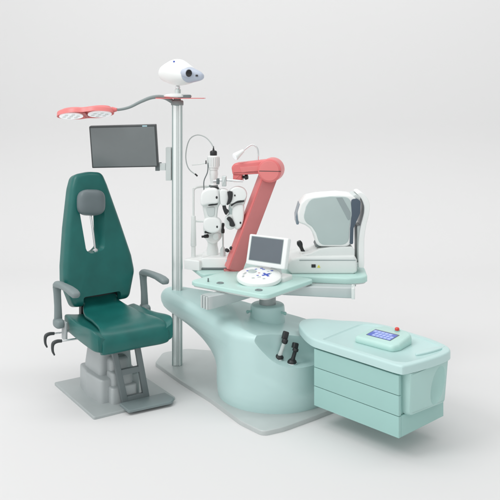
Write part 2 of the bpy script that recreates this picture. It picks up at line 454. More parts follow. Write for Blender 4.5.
# ------------------------------------------------------------------ slit lamp
SF = frame(-.30, 5.55, .735)
sl = thing('slit_lamp', 'white slit lamp microscope with tall lamp tower on the left mint tabletop', 'slit lamp', SF)
def px(x, y, d): return ((x-250)*d/770, d, 1.95-(y-98)*d/770)
b = MB(); b.m = Matrix.Translation((-.365,5.56,.736)) @ Matrix.Rotation(R(-25),4,'Z')
b.box(-.055,.07,-.13,.14,0,.070,.010); b.build('headrest_base', 'white', sl)
b = MB(); b.m = Matrix.Translation((-.225,5.58,.736)) @ Matrix.Rotation(R(0),4,'Z')
b.box(-.12,.10,-.14,.14,.012,.085,.012); bs = b.build('base', 'white', sl)
b = MB(); b.m = Matrix.Translation((-.225,5.58,.736)); b.box(-.115,.095,-.143,-.130,.002,.016,.003); b.build('rail', 'dgrey', bs)
b = MB(); b.m = Matrix.Translation((-.15,5.44,.80)); b.box(-.02,.012,-.006,.002,-.012,.008,.002); b.build('button', 'sticker', bs)
for x, y in ((226.5,250),(231,248)):
    b = MB(); p = px(x,y,5.45); b.cyl(p,(p[0]+.012,p[1]-.03,p[2]),.014,.012,e=.003); b.build('knob', 'black', bs)
# head rest uprights
b = MB(); p = px(193.5,254,5.56); b.m = Matrix.Translation((p[0],5.56,0))
b.cyl((0,0,.80),(0,0,.93),.016); b.cyl((0,0,.88),(0,0,1.10),.021,.016,e=.004); b.cyl((0,0,1.08),(0,0,1.30),.008); b.build('headrest_post', 'white2', sl)
b = MB(); b.tube([px(193.5,190,5.56),px(196,187.5,5.57),px(203,186.5,5.60),px(210,187,5.62)],.009,10,5); b.build('forehead_bar', 'white2', sl)
b = MB(); b.tube([px(194,221,5.56),px(206,221.5,5.57)],.008,10,1); b.build('side_bar', 'white2', sl)
# column and microscope arm
p = px(212.5,252,5.56)
b = MB(frame(p[0],5.56,0)); b.lathe([(.042,.80),(.042,.86),(.036,.885),(.036,.91),(.04,.915),(.034,.93)],32); b.build('column', 'white2', sl)
p = px(223,254,5.50)
b = MB(frame(p[0],5.50,0)); b.lathe([(.019,.80),(.019,.87),(.010,.885),(.006,.89),(.006,1.0)],20); js = b.build('joystick', 'offw', sl)
b = MB(frame(p[0],5.50,0)); b.lathe([(.010,.985),(.012,.995),(.012,1.01),(.008,1.018),(.008,1.03),(.011,1.036),(.011,1.052),(.006,1.058)],18); b.build('grip', 'black', js)
o = [(204,221),(212,216),(221,221),(223,230),(221,238),(214,243),(207,240),(204,233)]
def prof(pts, d, z0=0): return [((x-250)*d/770, 1.95-(y-98)*d/770) for x, y in pts]
UF = lambda d: upright(0, d, 0)
b = MB(UF(5.55)); b.slab(cspline(prof(o,5.55),4), -.05,.05,.02); mi = b.build('microscope', 'white', sl)
for x, y in ((211,231.5),(208,236)):
    b = MB(); p = Vector(px(x,y,5.48)); b.cyl(p, p+Vector((-.025,-.02,0)), .014, .012, e=.003); b.cyl(p+Vector((-.024,-.019,0)), p+Vector((-.042,-.028,.0)), .008)
    b.build('eyepiece', 'black', mi)
b = MB(); p = Vector(px(217.5,226,5.495)); b.cyl(p, p+Vector((0,-.02,0)), .008); b.build('adjusting_knob', 'black', mi)
for (x,y,r_,l_) in ((209,226.5,.030,.05),(218,236,.026,.04)):
    b = MB(); p = Vector(px(x,y,5.50)); b.cyl(p, p+Vector((-.015,-l_,0)), r_, r_*.9, e=.005, n=28); b.build('tube', 'white2', mi)
b = MB(UF(5.60)); b.slab(cspline(prof([(203,205),(210,203),(216,206),(215,216),(212,224),(206,223),(204,214)],5.6),4), -.03,.03,.015); b.build('lamp_arm', 'white2', sl)
# lamp tower
p = px(213.5,178,5.60); tw = frame(p[0],5.60,0)
b = MB(tw); b.lathe([(.030,1.26),(.030,1.32),(.024,1.33),(.028,1.36),(.034,1.40),(.030,1.425),(.036,1.43),(.036,1.442),(.043,1.448),(.043,1.525),(.036,1.532),(.02,1.533)],36); lt = b.build('lamp_tower', 'white', sl)
b = MB(tw); 
for i in range(16):
    a = 2*PI*i/16; b.cyl((.043*math.cos(a),.043*math.sin(a),1.455),(.043*math.cos(a),.043*math.sin(a),1.518),.0022,n=6)
b.build('fin', 'offw', lt)
b = MB(tw); b.lathe([(.024,1.533),(.026,1.536),(.026,1.558),(.021,1.566),(.008,1.57),(.005,1.585),(.003,1.60)],24); b.build('socket_cap', 'black', lt)
b = MB(tw); b.lathe([(.032,1.30),(.033,1.302),(.033,1.315),(.032,1.318)],24); b.build('ring', 'dgrey', lt)
b = MB(); b.tube([px(214,149,5.6),px(211,143,5.6),px(205,137,5.61),px(197,135,5.62),px(190,139,5.62),px(186.5,149,5.62),px(186,160,5.62),px(189,169,5.62),px(196,175,5.61)],.0042,8,6); cb=b.build('cable', 'cable', lt)
b = MB(); b.tube([px(195,173.8,5.61),px(197.5,176.2,5.61)],.006,8,1); b.build('plug', 'black', cb)
b = MB(); b.tube([px(208,163,5.58),px(207.5,172,5.56),px(204,181,5.55),px(204,191,5.55)],.004,8,6); b.build('cable', 'dgrey', lt)
b = MB(); b.tube([px(192,165,5.6),px(201,164,5.6),px(207,162.5,5.6)],.004,8,4); b.build('side_rod', 'white2', lt)
b = MB(); p = px(206,162,5.58); b.m=Matrix.Translation(p); b.box(-.004,.004,-.004,.004,-.015,.012,.002); b.build('switch', 'black', lt)

# ------------------------------------------------------------------ phoropter
ph = thing('phoropter', 'white phoropter with two lens housings and black centre, hung from the red arm', 'phoropter', frame(-.16,5.38,1.05))
DP = 5.40
def psl(pts, d, z0, z1, r, name, m_, par, sub=4, lab=None):
    b = MB(UF(d)); b.slab(cspline(prof(pts, d), sub), z0, z1, r); return b.build(name, m_, par, label=lab)
b = MB(); b.tube([px(243,181,5.38),px(226,180,DP),px(213,181,DP)],.009,12,1); hb = b.build('hanger_bar', 'chrome', ph)
b = MB(UF(DP)); P_=lambda x,y: ((x-250)*DP/770, 1.95-(y-98)*DP/770)
x0,y0=P_(222,186); x1,y1=P_(226.5,176); b.box(x0,x1,y0,y1,-.02,.03,.005); b.build('hanger_clamp','alu',hb)
b = MB(UF(DP)); x0,y0=P_(216.5,184); x1,y1=P_(219.5,178.5); b.box(x0,x1,y0,y1,-.02,.03,.004); b.build('clamp_screw','dgrey',hb)
psl([(210,190),(211,186.6),(217.5,186.6),(218.5,190)], DP, -.02,.02,.004,'mount_knob','black',hb)
lh = psl([(201,197),(204,190),(211,187.5),(219,188.5),(222,193),(221.5,201),(218.5,207),(217.5,213),(216.5,219),(212,222),(207,220),(204.5,214),(202.5,206)], DP,-.035,.022,.012,'lens_housing','white2',ph)
psl([(200.5,198),(203,190.5),(211,187.3),(217,188.3),(219,193),(218.5,202),(210,203.5),(202,205)], DP,.014,.050,.016,'cover','white',lh)
psl([(209,204.4),(213,203.4),(217.5,202.9),(217.3,204.0),(213,204.7),(209,205.0)], DP,.01,.042,.002,'lower_lip','black',lh)
psl([(204,220),(208,217),(215.5,216.8),(220.5,219.5),(221.5,226),(218.5,231),(212,232.5),(206,230.5),(203.5,226)], DP,-.01,.034,.014,'lower_unit','white',lh)
psl([(206.5,208),(209,206.8),(214.5,206.5),(215,211),(214,215.5),(208.5,215.5)], DP,.012,.028,.006,'index_window','offw',lh)
rh = psl([(227.5,196),(230,189.5),(237,186.5),(244,188.5),(247,194),(245.5,201),(243.2,206),(238,209),(231,208),(229,202)], DP,-.035,.026,.012,'lens_housing','white2',ph)
psl([(229.5,196),(231,189.5),(237,186.3),(244.3,188.5),(246.8,194),(244.5,199.0),(238,200),(231,203)], DP,.014,.050,.007,'cover','white',rh)
psl([(231,204.4),(235,201.6),(243.5,199.9),(243.6,201.1),(236,202.6),(232,205.2)], DP,.01,.048,.002,'lower_lip','black',rh)
psl([(233,206.5),(239,203.2),(243.6,204.5),(244.2,212),(243.5,220),(241,227),(236.5,229),(233.5,225),(232.2,215)], DP,-.03,.034,.014,'lens_disc','white',rh)
psl([(229.2,205),(233,204.5),(233.4,211),(232.4,217),(229,217.5),(228.6,211)], DP,-.02,.018,.006,'index_strip','gpanel',rh)
b = MB(UF(DP)); x,y = P_(230.6,221.6); b.slab(ellipse(x,y,.044,.054,36), -.03,.022,.008); b.build('lens_ring','white2',rh)
psl([(220,190),(226,189),(229,193),(228,203),(224,205),(220.5,203)], DP,-.02,.04,.012,'bridge','white',ph)
psl([(227.5,191),(232.5,190.6),(232.8,196),(231.5,200.5),(228.4,203.8),(226.9,203),(228.6,197)], DP,.034,.060,.003,'nose_bracket','black',ph,2)
psl([(222.4,205.5),(225.6,205),(226.6,208.4),(229,210.6),(226.3,214.5),(224,211.5)], DP,.0,.030,.003,'dial','black',ph,2)
psl([(226.8,218),(229,216),(232.0,217.8),(235.3,224.3),(232.6,225.8),(229.8,224.6),(229.5,221)], DP,.024,.046,.003,'lens_dial','black',ph,2)
for (x_,y_,rr,zz) in ((235,194.5,.005,.048),(240.5,222,.006,.031),(217.0,196.5,.007,.048),(217.3,226,.006,.031)):
    b = MB(UF(DP)); x,y=P_(x_,y_); b.slab(ellipse(x,y,rr,rr*1.4,16), zz, zz+.006,.002); b.build('window','black',ph)

# ------------------------------------------------------------------ autorefractor on the right table
AF = upright(0, 5.43, 0)
DA = 5.32
af = thing('autorefractor', 'pale grey and white autorefractor with joystick and chin rest on the right mint tabletop', 'autorefractor', frame(.5,5.45,.742))
def asl(pts, z0, z1, r, name, m_, par, sub=0, rc=.01, lab=None):
    b = MB(AF); p = prof(pts, DA); p = cspline(p, sub) if sub else rpoly(p, rc, 8)
    b.slab(p, z0, z1, r, seg=5); return b.build(name, m_, par, label=lab)
base = asl([(287,269),(287,262),(291,258),(301,255.5),(330,255),(354,254.5),(356.5,259),(356.5,271),(353,273.2),(291,273.2)], -.16,.145,.018,'base','white2',af, rc=.02)
asl([(290.5,273.4),(354,273.4),(354,272.3),(290.5,272.3)], -.15,.138,.002,'base_foot','dgrey',base, rc=.001)
asl([(297,259),(302,254.5),(310,253.2),(319,248.8),(330,247),(352,246.5),(354.5,250),(354.5,259)], -.12,.125,.006,'stage','white2',af, rc=.015)
asl([(299,259.4),(355,259.4),(355,258.7),(299,258.7)], .12,.1475,.001,'seam','gband',base, rc=.0005)
hd = asl([(298.5,223),(297.5,213),(300.5,203),(306,197.5),(318,195.2),(338,193.8),(352,195),(357,199),(357,214),(353,224),(351.5,247),(317,246.5),(314,236),(310,228.5),(305,225)], -.075,.115,.016,'head','white',af, rc=.06)
sd = asl([(303.5,217),(306,206),(310.5,198.6),(330,196.2),(350.5,196.6),(352,214),(349.5,226),(348.5,244.6),(319.5,244.6),(316,233),(312,226.5),(306,222.5)], .108,.120,.005,'side_cover','gpanel',hd, rc=.06)
asl([(336,197.4),(342,197.2),(350.5,212.5),(350,219),(348,220)], .1195,.1225,.001,'cover_band','gband',sd, rc=.002)
asl([(351,199),(357,198.5),(360.5,201),(360,213),(356.5,221),(353.5,228),(353,244),(349.5,244),(350,228),(351.5,216)], -.10,.121,.003,'measuring_face','navy',hd, rc=.02)
asl([(296.3,225),(296.0,217),(299.5,205),(302,203.2),(303,204.5),(300,214),(299,225)], -.09,.095,.002,'operator_screen','opscr',hd, rc=.012)
asl([(352,196.5),(356,194.5),(360,196.5),(361,199.5),(357,200.5)], -.10,.10,.004,'brow_bar','offw',hd, rc=.008)
hr = asl([(357.5,194.2),(360,192.4),(363.5,193.5),(367.5,198),(370,205),(369.3,215),(366.5,226),(364.7,240),(364.5,255),(364.3,267),(361,268.4),(358.8,267),(358.8,255),(359,240),(361,226),(364,214),(364.2,206),(361.5,199)], -.10,.10,.006,'headrest_frame','white',af, sub=4)
asl([(357.5,227),(361,226),(361,262),(358,262)], -.06,.085,.005,'chin_rest_post','offw',hr, rc=.006)
asl([(353,263),(362,263),(362,268),(353,268)], -.08,.09,.004,'chin_rest_arm','offw',hr, rc=.004)
b = MB(AF); p = prof([(304,254.6),(299.3,243)], DA)
b.tube([(p[0][0],p[0][1],.03),(p[1][0],p[1][1],.04)], [.017,.013,.012,.014,.019,.020,.014], 16, 6); b.build('joystick','black',af)
b = MB(AF); b.m = Matrix.Translation((p[0][0],p[0][1],.03)) @ Matrix.Rotation(R(-90),4,'X'); b.lathe([(.028,-.012),(.028,.0),(.018,.008)],24); b.build('joystick_boot','white2',af)
asl([(311,263.2),(315.2,263.2),(315.2,266.4),(311,266.4)], .14,.149,.002,'power_switch','black',base, rc=.003)
asl([(316.5,266.6),(318.3,263.6),(320,266.6)], .144,.1475,.0005,'warning_sticker','yellow',base, rc=.001)
asl([(315.5,247.5),(317,244.5),(320,245),(320,248)], -.08,.09,.003,'hinge','dgrey',hd, rc=.003)

# ------------------------------------------------------------------ control keypad and small screen on the front table
kp = thing('control_keypad', 'round white control keypad with blue cross keys on the front mint tabletop', 'control keypad', frame(.06,5.075,.74))
KM = Matrix.Translation((.06,5.075,.74)) @ Matrix.Rotation(R(10),4,'X')
b = MB(); b.m = KM; b.lathe([(.135,.016),(.147,.022),(.149,.032),(.145,.044),(.132,.052),(.10,.056),(.05,.058),(.01,.0585)],64); kb = b.build('keypad_body','white',kp)
b = MB(); b.m = Matrix.Translation((.06,5.075,.74)); b.lathe([(.125,0),(.13,.004),(.138,.02),(.13,.03)],64); b.build('keypad_foot','offw',kp)
def key(pts, m_, h=.0015, name='key'):
    for (u,v,a,c,e) in pts:
        b = MB(); b.m = KM @ Matrix.Translation((u,v,.0575)) @ Matrix.Rotation(R(a),4,'Z'); b.box(-c/2,c/2,-e/2,e/2,-.006,h,.0008); b.build(name, m_, kb)
b = MB()
for a in (32,-58):
    b.m = KM @ Matrix.Translation((.045,-.022,.0575)) @ Matrix.Rotation(R(a),4,'Z'); b.box(-.03,.03,-.0075,.0075,-.006,.002+(a>0)*.0003,.0008)
b.build('cross_key','blue',kb)
key([(.03,.065,20,.02,.010),(.018,.085,20,.02,.010),(.085,.045,10,.018,.010),(-.01,-.035,15,.016,.012),(-.055,.05,0,.016,.01)],'blue',.001,'key')
key([(-.095,.0,60,.035,.012),(-.105,-.045,70,.02,.01)],'cable',.001,'key')
key([(.0,.005,0,.016,.012)],'redlamp',.001,'key')
key([(.075,.0,32,.014,.012),(.06,.03,20,.016,.012),(.0,-.06,10,.022,.012),(.03,-.085,10,.016,.012),(-.04,-.075,0,.018,.012)],'gpanel',.001,'key')
key([(-.075,.045,40,.018,.010),(-.02,.07,20,.016,.010)],'blue',.001,'key')
b = MB(); b.m = KM @ Matrix.Translation((-.045,.03,.055)); b.lathe([(.030,-.004),(.030,.004),(.026,.008),(.01,.009)],28); b.build('dial','gpanel',kb)

sm = thing('display_screen', 'small tilted white framed display with slate screen behind the round keypad', 'display', frame(.16,5.2,.74))
SM = Matrix.Translation((.115,5.15,.928)) @ Matrix.Rotation(R(-34),4,'Z') @ Matrix.Rotation(R(90-14),4,'X')
b = MB(); b.m = SM; b.box(-.155,.155,-.105,.098,-.03,.006,.008,rc=.012); f_ = b.build('frame','white',sm)
b = MB(); b.m = SM; b.box(-.130,.118,-.072,.082,.0055,.0075,.0008,rc=.004); b.build('screen','screen2',f_)
b = MB(); b.m = SM; b.box(-.135,.123,-.077,.087,.003,.0066,.0008,rc=.005); b.build('screen_rim','gband',f_)
b = MB(); b.m = Matrix.Translation((.185,5.13,.74)) @ Matrix.Rotation(R(-34),4,'Z'); b.box(-.07,.075,-.05,.08,0,.03,.01,rc=.025); b.build('foot','white2',sm)
b = MB(); b.tube([(.185,5.16,.755),(.175,5.185,.80),(.165,5.185,.86)],.022,16,5,1.6); b.build('neck','offw',sm)

# ------------------------------------------------------------------ wall display on the pole
wd = thing('chart_display', 'wide dark grey flat display mounted on the left of the tall pole', 'display', frame(-.9,5.55,1.4))
WX = Matrix.Translation((-.903,5.50,1.603)) @ Matrix.Rotation(R(-5),4,'Z') @ Matrix.Rotation(R(90+9),4,'X') @ Matrix.Rotation(R(1.6),4,'Z')
b = MB(); b.m = WX; b.box(-.242,.242,-.154,.152,-.035,.0,.004,rc=.006); hs = b.build('housing','bezel',wd)
b = MB(); b.m = WX; b.box(-.232,.232,-.145,.140,-.001,.0015,.0006,rc=.003); b.build('screen','screen',hs)
b = MB(); b.m = WX; b.box(.145,.180,.1415,.1495,-.001,.0012,.0004,rc=.001); b.build('badge','sticker',hs)
b = MB(); b.m = Matrix.Translation((-.62,5.555,1.455)); b.box(-.06,-.03,-.03,.03,-.028,.028,.004); b.m=Matrix.Translation((-.78,5.565,1.470)); b.box(-.1,.14,-.006,.024,-.014,.014,.004); br_ = b.build('bracket','dgrey',wd)
b = MB(); b.m = Matrix.Translation((-.62,5.555,1.455)); b.box(-.032,.014,-.022,.022,-.025,.025,.004); b.build('bracket_arm','alu',br_)
b = MB(); b.m = Matrix.Translation((-.583,5.555,1.475)); b.box(-.022,.016,-.03,.03,-.118,.120,.003); b.build('clamp_plate','offw',wd)

# ------------------------------------------------------------------ examination lamp
el = thing('examination_lamp', 'coral red twin lens lamp head on a curved grey arm from the pole', 'lamp', frame(-1.17,5.45,1.85))
b = MB(); b.tube([(PX-.02,5.555,1.918),(-.56,5.55,1.925),(-.62,5.54,1.955),(-.70,5.53,1.955),(-.78,5.52,1.925),(-.86,5.51,1.885),(-.93,5.50,1.868),(-.985,5.49,1.868)],[.017,.0165,.015,.0135,.012,.0105,.010,.010],14,6); b.build('lamp_arm','lampgrey',el)
LM = Matrix.Translation((-1.162,5.44,1.846)) @ Matrix.Rotation(R(-4),4,'Y') @ Matrix.Rotation(R(-4),4,'Z') @ Matrix.Rotation(R(-20),4,'X')
# figure-eight outline
o8 = []
for i in range(72):
    a = 2*PI*i/72
    x = .205*math.cos(a); y = .088*math.sin(a)*(1-.20*math.exp(-(x/.05)**2))
    o8.append((x, y))
b = MB(); b.m = LM; b.slab(o8, -.018,.022,.015); lh_ = b.build('lamp_head','redlamp',el)
b = MB(); b.m = LM @ Matrix.Rotation(PI,4,'X'); 
for sx in (-1,1):
    b = MB(); b.m = LM; b.slab(ellipse(sx*.103,.0,.085,.062,40), -.0215,-.012,.003); lz = b.build('lamp_lens','led',lh_)
    for q_ in range(7):
        a = 2*PI*q_/6; rr = 0 if q_ == 6 else 1
        b = MB(); b.m = LM; b.slab(ellipse(sx*.103+rr*.050*math.cos(a), rr*.036*math.sin(a), .013,.011,16), -.0235,-.021,.001); b.build('led_bulb','white',lz)
b = MB(); b.m = LM; b.box(-.012,.012,-.05,.05,-.022,-.012,.003); b.build('bridge_strip','red2',lh_)
b = MB(); b.m = LM; b.slab(ellipse(-.09,.015,.09,.05,36), .018,.040,.012); b.slab(ellipse(.09,.015,.09,.05,36), .018,.040,.012); b.build('rear_cover','red',lh_)
b = MB(); b.m = LM; b.tube([(-.165,.06,.03),(-.17,.07,.047),(-.13,.085,.05)],.008,10,4); b.build('grip','dgrey',lh_)
b = MB(); b.m = LM; b.tube([(.19,.0,.008),(.225,.0,.006)],[.022,.012],14,1); b.build('arm_socket','red',lh_)

# ------------------------------------------------------------------ chart projector on the pole
cp = thing('chart_projector', 'white egg shaped chart projector with black lens on top of the pole', 'projector', frame(PX,5.56,sh))
b = MB(); b.m = Matrix.Translation((PX+.005,5.55,sh)); b.lathe([(.085,.0),(.10,.008),(.102,.016),(.085,.026),(.05,.032),(.02,.034)],40); b.build('base_dish','white',cp)
b = MB(); b.m = Matrix.Translation((PX+.005,5.55,sh)); b.lathe([(.022,.03),(.022,.06),(.016,.065),(.010,.068),(.010,.10)],24); sk = b.build('stem','alu',cp)
b = MB(); b.ball((PX+.005,5.55,sh+.075),.018); b.build('ball_joint','chrome',sk)
b = MB(); b.m = Matrix.Translation((PX+.03,5.50,sh)); b.box(-.02,.075,-.04,.0,.0,.022,.006); b.build('cable_clip','dgrey',cp)
# body : axis leads to the right and towards the camera
PM = Matrix.Translation((-.52,5.53,2.128)) @ Matrix.Rotation(R(-46),4,'Z') @ Matrix.Rotation(R(3),4,'Y')
rg = []
n = 40
for x, ry, rz, cz, cy in ((-.146,.030,.028,-.004,0),(-.145,.056,.050,-.004,0),(-.140,.066,.058,-.004,0),(-.130,.073,.063,-.003,0),(-.09,.086,.075,.002,0),(-.04,.097,.090,.006,0),(-.01,.100,.095,.007,0),(.02,.100,.095,.006,0),(.045,.098,.090,.003,0),(.09,.090,.075,-.004,0),(.125,.082,.062,-.008,.002),(.135,.078,.056,-.009,.003)):
    rg.append([(x, cy+ry*math.cos(2*PI*j/n), cz+rz*math.sin(2*PI*j/n)) for j in range(n)])
b = MB(); b.m = PM; b.loft(rg); pb = b.build('projector_body','white',cp, smooth=60)
rg = []
for x, ry, rz, cz, cy in ((.120,.082,.060,-.008,.002),(.137,.076,.055,-.009,.005),(.155,.064,.049,-.011,.015),(.175,.052,.042,-.012,.026),(.195,.040,.034,-.014,.036),(.212,.026,.024,-.016,.044),(.220,.012,.012,-.017,.047)):
    rg.append([(x, cy+ry*math.cos(2*PI*j/n), cz+rz*math.sin(2*PI*j/n)) for j in range(n)])
b = MB(); b.m = PM; b.loft(rg); b.build('nose','bluegrey',pb, smooth=60)
b = MB(); b.m = PM; b.cyl((.125,-.047,.005),(.190,-.052,.004),.030,.031,e=.005,n=36); lb = b.build('lens_barrel','bluegrey',pb)
b = MB(); b.m = PM; b.cyl((.180,-.0512,.0042),(.1925,-.0523,.0038),.0265,.0255,n=36,e=.001); b.build('lens','lens',lb)
b = MB(); b.m = PM @ Matrix.Translation((.203,.014,-.010)) @ Matrix.Rotation(R(-50),4,'Z'); b.box(-.015,.015,-.010,.006,-.0065,.0065,.003); b.build('sensor_window','lens',pb)
b = MB(); b.m = PM; b.ball((.03,-.060,.082),.007,.007,.007); b.build('status_light','blue',pb)

# ------------------------------------------------------------------ drawer cabinet
dc = thing('drawer_cabinet', 'mint three drawer cabinet with lighter moulded lid swung out to the right of the console', 'drawer cabinet', CF)
ZB = .12
b = MB(CF); b.slab(lid_o, .468, .515, .012, .006); ld = b.build('lid','mint',dc, smooth=45)
tray = rpoly([(-.575,.028),(-.05,.028),(.005,.06),(.03,.19),(.036,.32),(.02,.40),(-.03,.445),(-.16,.484),(-.28,.496),(-.43,.510),(-.53,.50),(-.62,.455)], [.02,.05,.05,.05,.05,.05,.05,.05,.05,.05,.05,.08], 5)
k = MB(CF)
k.loft([[(x,y,.5065) for x,y in inset(tray,.010)], [(x,y,.5085) for x,y in inset(tray,.006)], [(x,y,.5155) for x,y in tray],[(x,y,.54) for x,y in inset(tray,-.02)]]); cut(ld, k, 30)
b = MB(CF); b.m = Matrix.Translation((-.03,.345,.507)) @ Matrix.Rotation(R(82),4,'Z'); b.slab(cspline([(-.12,-.02),(-.02,-.028),(.09,-.02),(.10,.0),(.02,.018),(-.08,.02),(-.125,.0)],5),0,.010,.006); b.build('grip_ridge','mint',ld)
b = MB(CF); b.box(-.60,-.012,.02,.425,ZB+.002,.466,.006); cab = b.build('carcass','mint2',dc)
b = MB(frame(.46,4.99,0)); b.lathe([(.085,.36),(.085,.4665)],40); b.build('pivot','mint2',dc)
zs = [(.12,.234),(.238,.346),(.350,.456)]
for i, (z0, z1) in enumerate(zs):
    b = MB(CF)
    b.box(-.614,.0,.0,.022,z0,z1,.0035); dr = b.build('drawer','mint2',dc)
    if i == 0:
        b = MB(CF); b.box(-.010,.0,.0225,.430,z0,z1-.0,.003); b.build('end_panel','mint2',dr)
# moulded end fairing under the lid with scooped hand hold
ep = rpoly([(.046,.232),(.40,.215),(.42,.47),(.043,.47)],[.03,.03,.01,.01],5)
b = MB(CF)
rg = []
for x, ins in ((-.012,0),(.014,0),(.026,.006),(.030,.016)):
    rr = []
    for (y,z) in inset(ep, ins):
        bow = .020*math.sin(max(0,min(1,(y-.03)/.39))*PI)
        rr.append((x+(bow if x > 0 else 0)+ (.014*(z-.23)/.24 if x>0 else 0), y, z))
    rg.append(rr)
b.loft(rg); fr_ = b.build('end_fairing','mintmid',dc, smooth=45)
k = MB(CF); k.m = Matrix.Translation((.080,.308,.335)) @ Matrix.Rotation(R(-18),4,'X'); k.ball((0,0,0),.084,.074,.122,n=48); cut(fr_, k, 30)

# control panel on the lid
CPm = CF @ Matrix.Translation((-.295,.262,.5068)) @ Matrix.Rotation(R(3),4,'Z')
CPs = CPm @ Matrix.Scale(.86,4)
pn = thing('control_box', 'small mint control box with blue screen and red button on the cabinet lid', 'control box', CPm)
b = MB(CPs)
oc = rpoly([(-.165,-.125),(.15,-.125),(.17,-.06),(.15,.12),(.09,.155),(-.10,.155),(-.16,.09)],[.03,.035,.05,.06,.05,.05,.05],6)
rg = []
for ins, t in ((.004,0),(0,.15),(0,.55),(.004,.8),(.011,.95),(.020,1.0)):
    rg.append([(x, y, t*(.040+.030*(y+.125)/.28)) for x, y in inset(oc, ins)])
b.loft(rg); pbx = b.build('panel_body','table',pn, smooth=50)
def onp(u, v, h): return CPs @ Matrix.Translation((0,-.125,.0402)) @ Matrix.Rotation(math.atan2(.030,.28),4,'X') @ Matrix.Translation((u, v+.125, h))
b = MB(); b.m = onp(-.01,.002,0); b.box(-.100,.098,-.062,.056,-.006,.0012,.0005,rc=.004); b.build('screen_rim','dgrey',pbx)
b = MB(); b.m = onp(-.01,0,0); b.box(-.093,.092,-.056,.046,-.004,.0024,.0004,rc=.002); ls = b.build('lcd_screen','lcd',pbx)
for r_ in range(3):
    for c_ in range(6):
        if (r_, c_) in ((0,0),(1,0),(2,5)): continue
        b = MB(); b.m = onp(-.01-.077+c_*.0305, -.040+r_*.032, .0022); b.box(-.0125,.0125,-.012,.012,-.001,.0012,.0003,rc=.001); b.build('screen_icon','lcdcell',ls)
b = MB(); b.m = onp(.03,.115,-.003); b.lathe([(.020,0),(.020,.006),(.015,.008)],24); rb = b.build('button_ring','mint2',pbx)
b = MB(); b.m = onp(.03,.115,-.003); b.lathe([(.014,.004),(.016,.012),(.016,.020),(.012,.025),(.004,.026)],24); b.build('emergency_button','redbtn',pbx)

# ------------------------------------------------------------------ ophthalmoscope handles in the console pocket
def handle(base, top, label, body):
    base = Vector(base); top = Vector(top); ax = (top-base).normalized(); L = (top-base).length
    t = thing('diagnostic_handle', label, 'diagnostic handle', frame(*base), 'diagnostic handles standing in the console pocket')
    q = ax.to_track_quat('Z','Y').to_matrix().to_4x4(); m = Matrix.Translation(base) @ q
    b = MB(); b.m = Matrix.Translation(base) @ Matrix.Rotation(R(8),4,'X'); b.lathe([(.029,-.006),(.029,.002),(.027,.007),(.022,.012),(.017,.017)],32); b.build('socket','black',t)
    b = MB(); b.m = Matrix.Translation(base) @ Matrix.Rotation(R(8),4,'X'); b.lathe([(.031,-.008),(.0312,-.003),(.030,-.001)],32); b.build('socket_ring','chrome',t)
    b = MB(); b.m = m; b.lathe([(.014,.0),(.014,L*.2),(.0125,L*.25),(.0125,L*.58),(.016,L*.62)],20); b.build('grip',body,t)
    b = MB(); b.m = m; b.lathe([(.013,L*.57),(.019,L*.61),(.019,L*.72),(.016,L*.75)],20); b.build('collar','black',t)
    b = MB(); b.m = m @ Matrix.Rotation(R(12),4,'Y'); b.box(-.019,.019,-.016,.018,L*.72,L*1.02,.008); hd_ = b.build('head','black',t)
    b = MB(); b.m = m @ Matrix.Rotation(R(12),4,'Y') @ Matrix.Translation((0,-.016,L*.9)) @ Matrix.Rotation(PI/2,4,'X'); b.slab(ellipse(0,0,.009,.009,18),-.001,.003,.001); b.build('viewing_lens','chrome',hd_)
def gp(x, y, z):
    d = 770*(1.95-z)/(y-98); return ((x-250)*d/770, d, z)
h1 = gp(279,357.5,.334); h2 = gp(292,362.0,.314)
handle(h1, (h1[0]+.055, h1[1]+.01, h1[2]+.150), 'left diagnostic handle with pale grip and black head in the console pocket', 'offw')
handle(h2, (h2[0]+.033, h2[1]+.01, h2[2]+.110), 'right, shorter all black diagnostic handle in the console pocket', 'black')

# ------------------------------------------------------------------ examination chair (local frame: faces -y)
HF = frame(-.91, 5.12, 0, math.atan2(.56,.83))
ch = thing('examination_chair', 'dark green vinyl examination chair with grey headrest, armrests and footrest on a grey floor plate', 'chair', HF)
b = MB(HF); b.box(-.285,.275,-.36,.33,0,.018,.005,rc=.012); b.build('floor_plate','plate',ch)
# pedestal: stacked cast covers
b = MB(HF); b.slab(rpoly([(-.17,-.20),(.10,-.20),(.13,.0),(.12,.19),(-.16,.19),(-.19,0)],[.03]*6,5),.018,.165,.012)
b.build('pedestal_base','silver',ch)
b = MB(HF)
rg = []
for z, k_ in ((.150,1.0),(.20,.97),(.30,.90),(.42,.86)):
    o = rpoly([(-.145*k_,-.12*k_),(.09*k_,-.12*k_),(.11*k_,.15*k_),(-.15*k_,.15*k_)],.035,6); rg.append([(x,y,z) for x,y in o])
b.loft(rg); b.build('pedestal_column','silver',ch)
b = MB(HF)
b.at((-.035,-.125,.235)); b.box(-.06,.075,-.06,.06,-.045,.045,.03,rc=.03); b.at((-.035,-.175,.155)); b.box(-.07,.08,-.05,.06,-.045,.05,.02,rc=.03); b.at((-.035,-.205,.075)); b.box(-.085,.09,-.05,.05,-.057,.045,.012,rc=.02)
b.build('pedestal_step','silver',ch)
b = MB(HF); b.box(-.20,.20,-.12,.26,.355,.40,.01,rc=.03); b.build('seat_carrier','dgrey',ch)

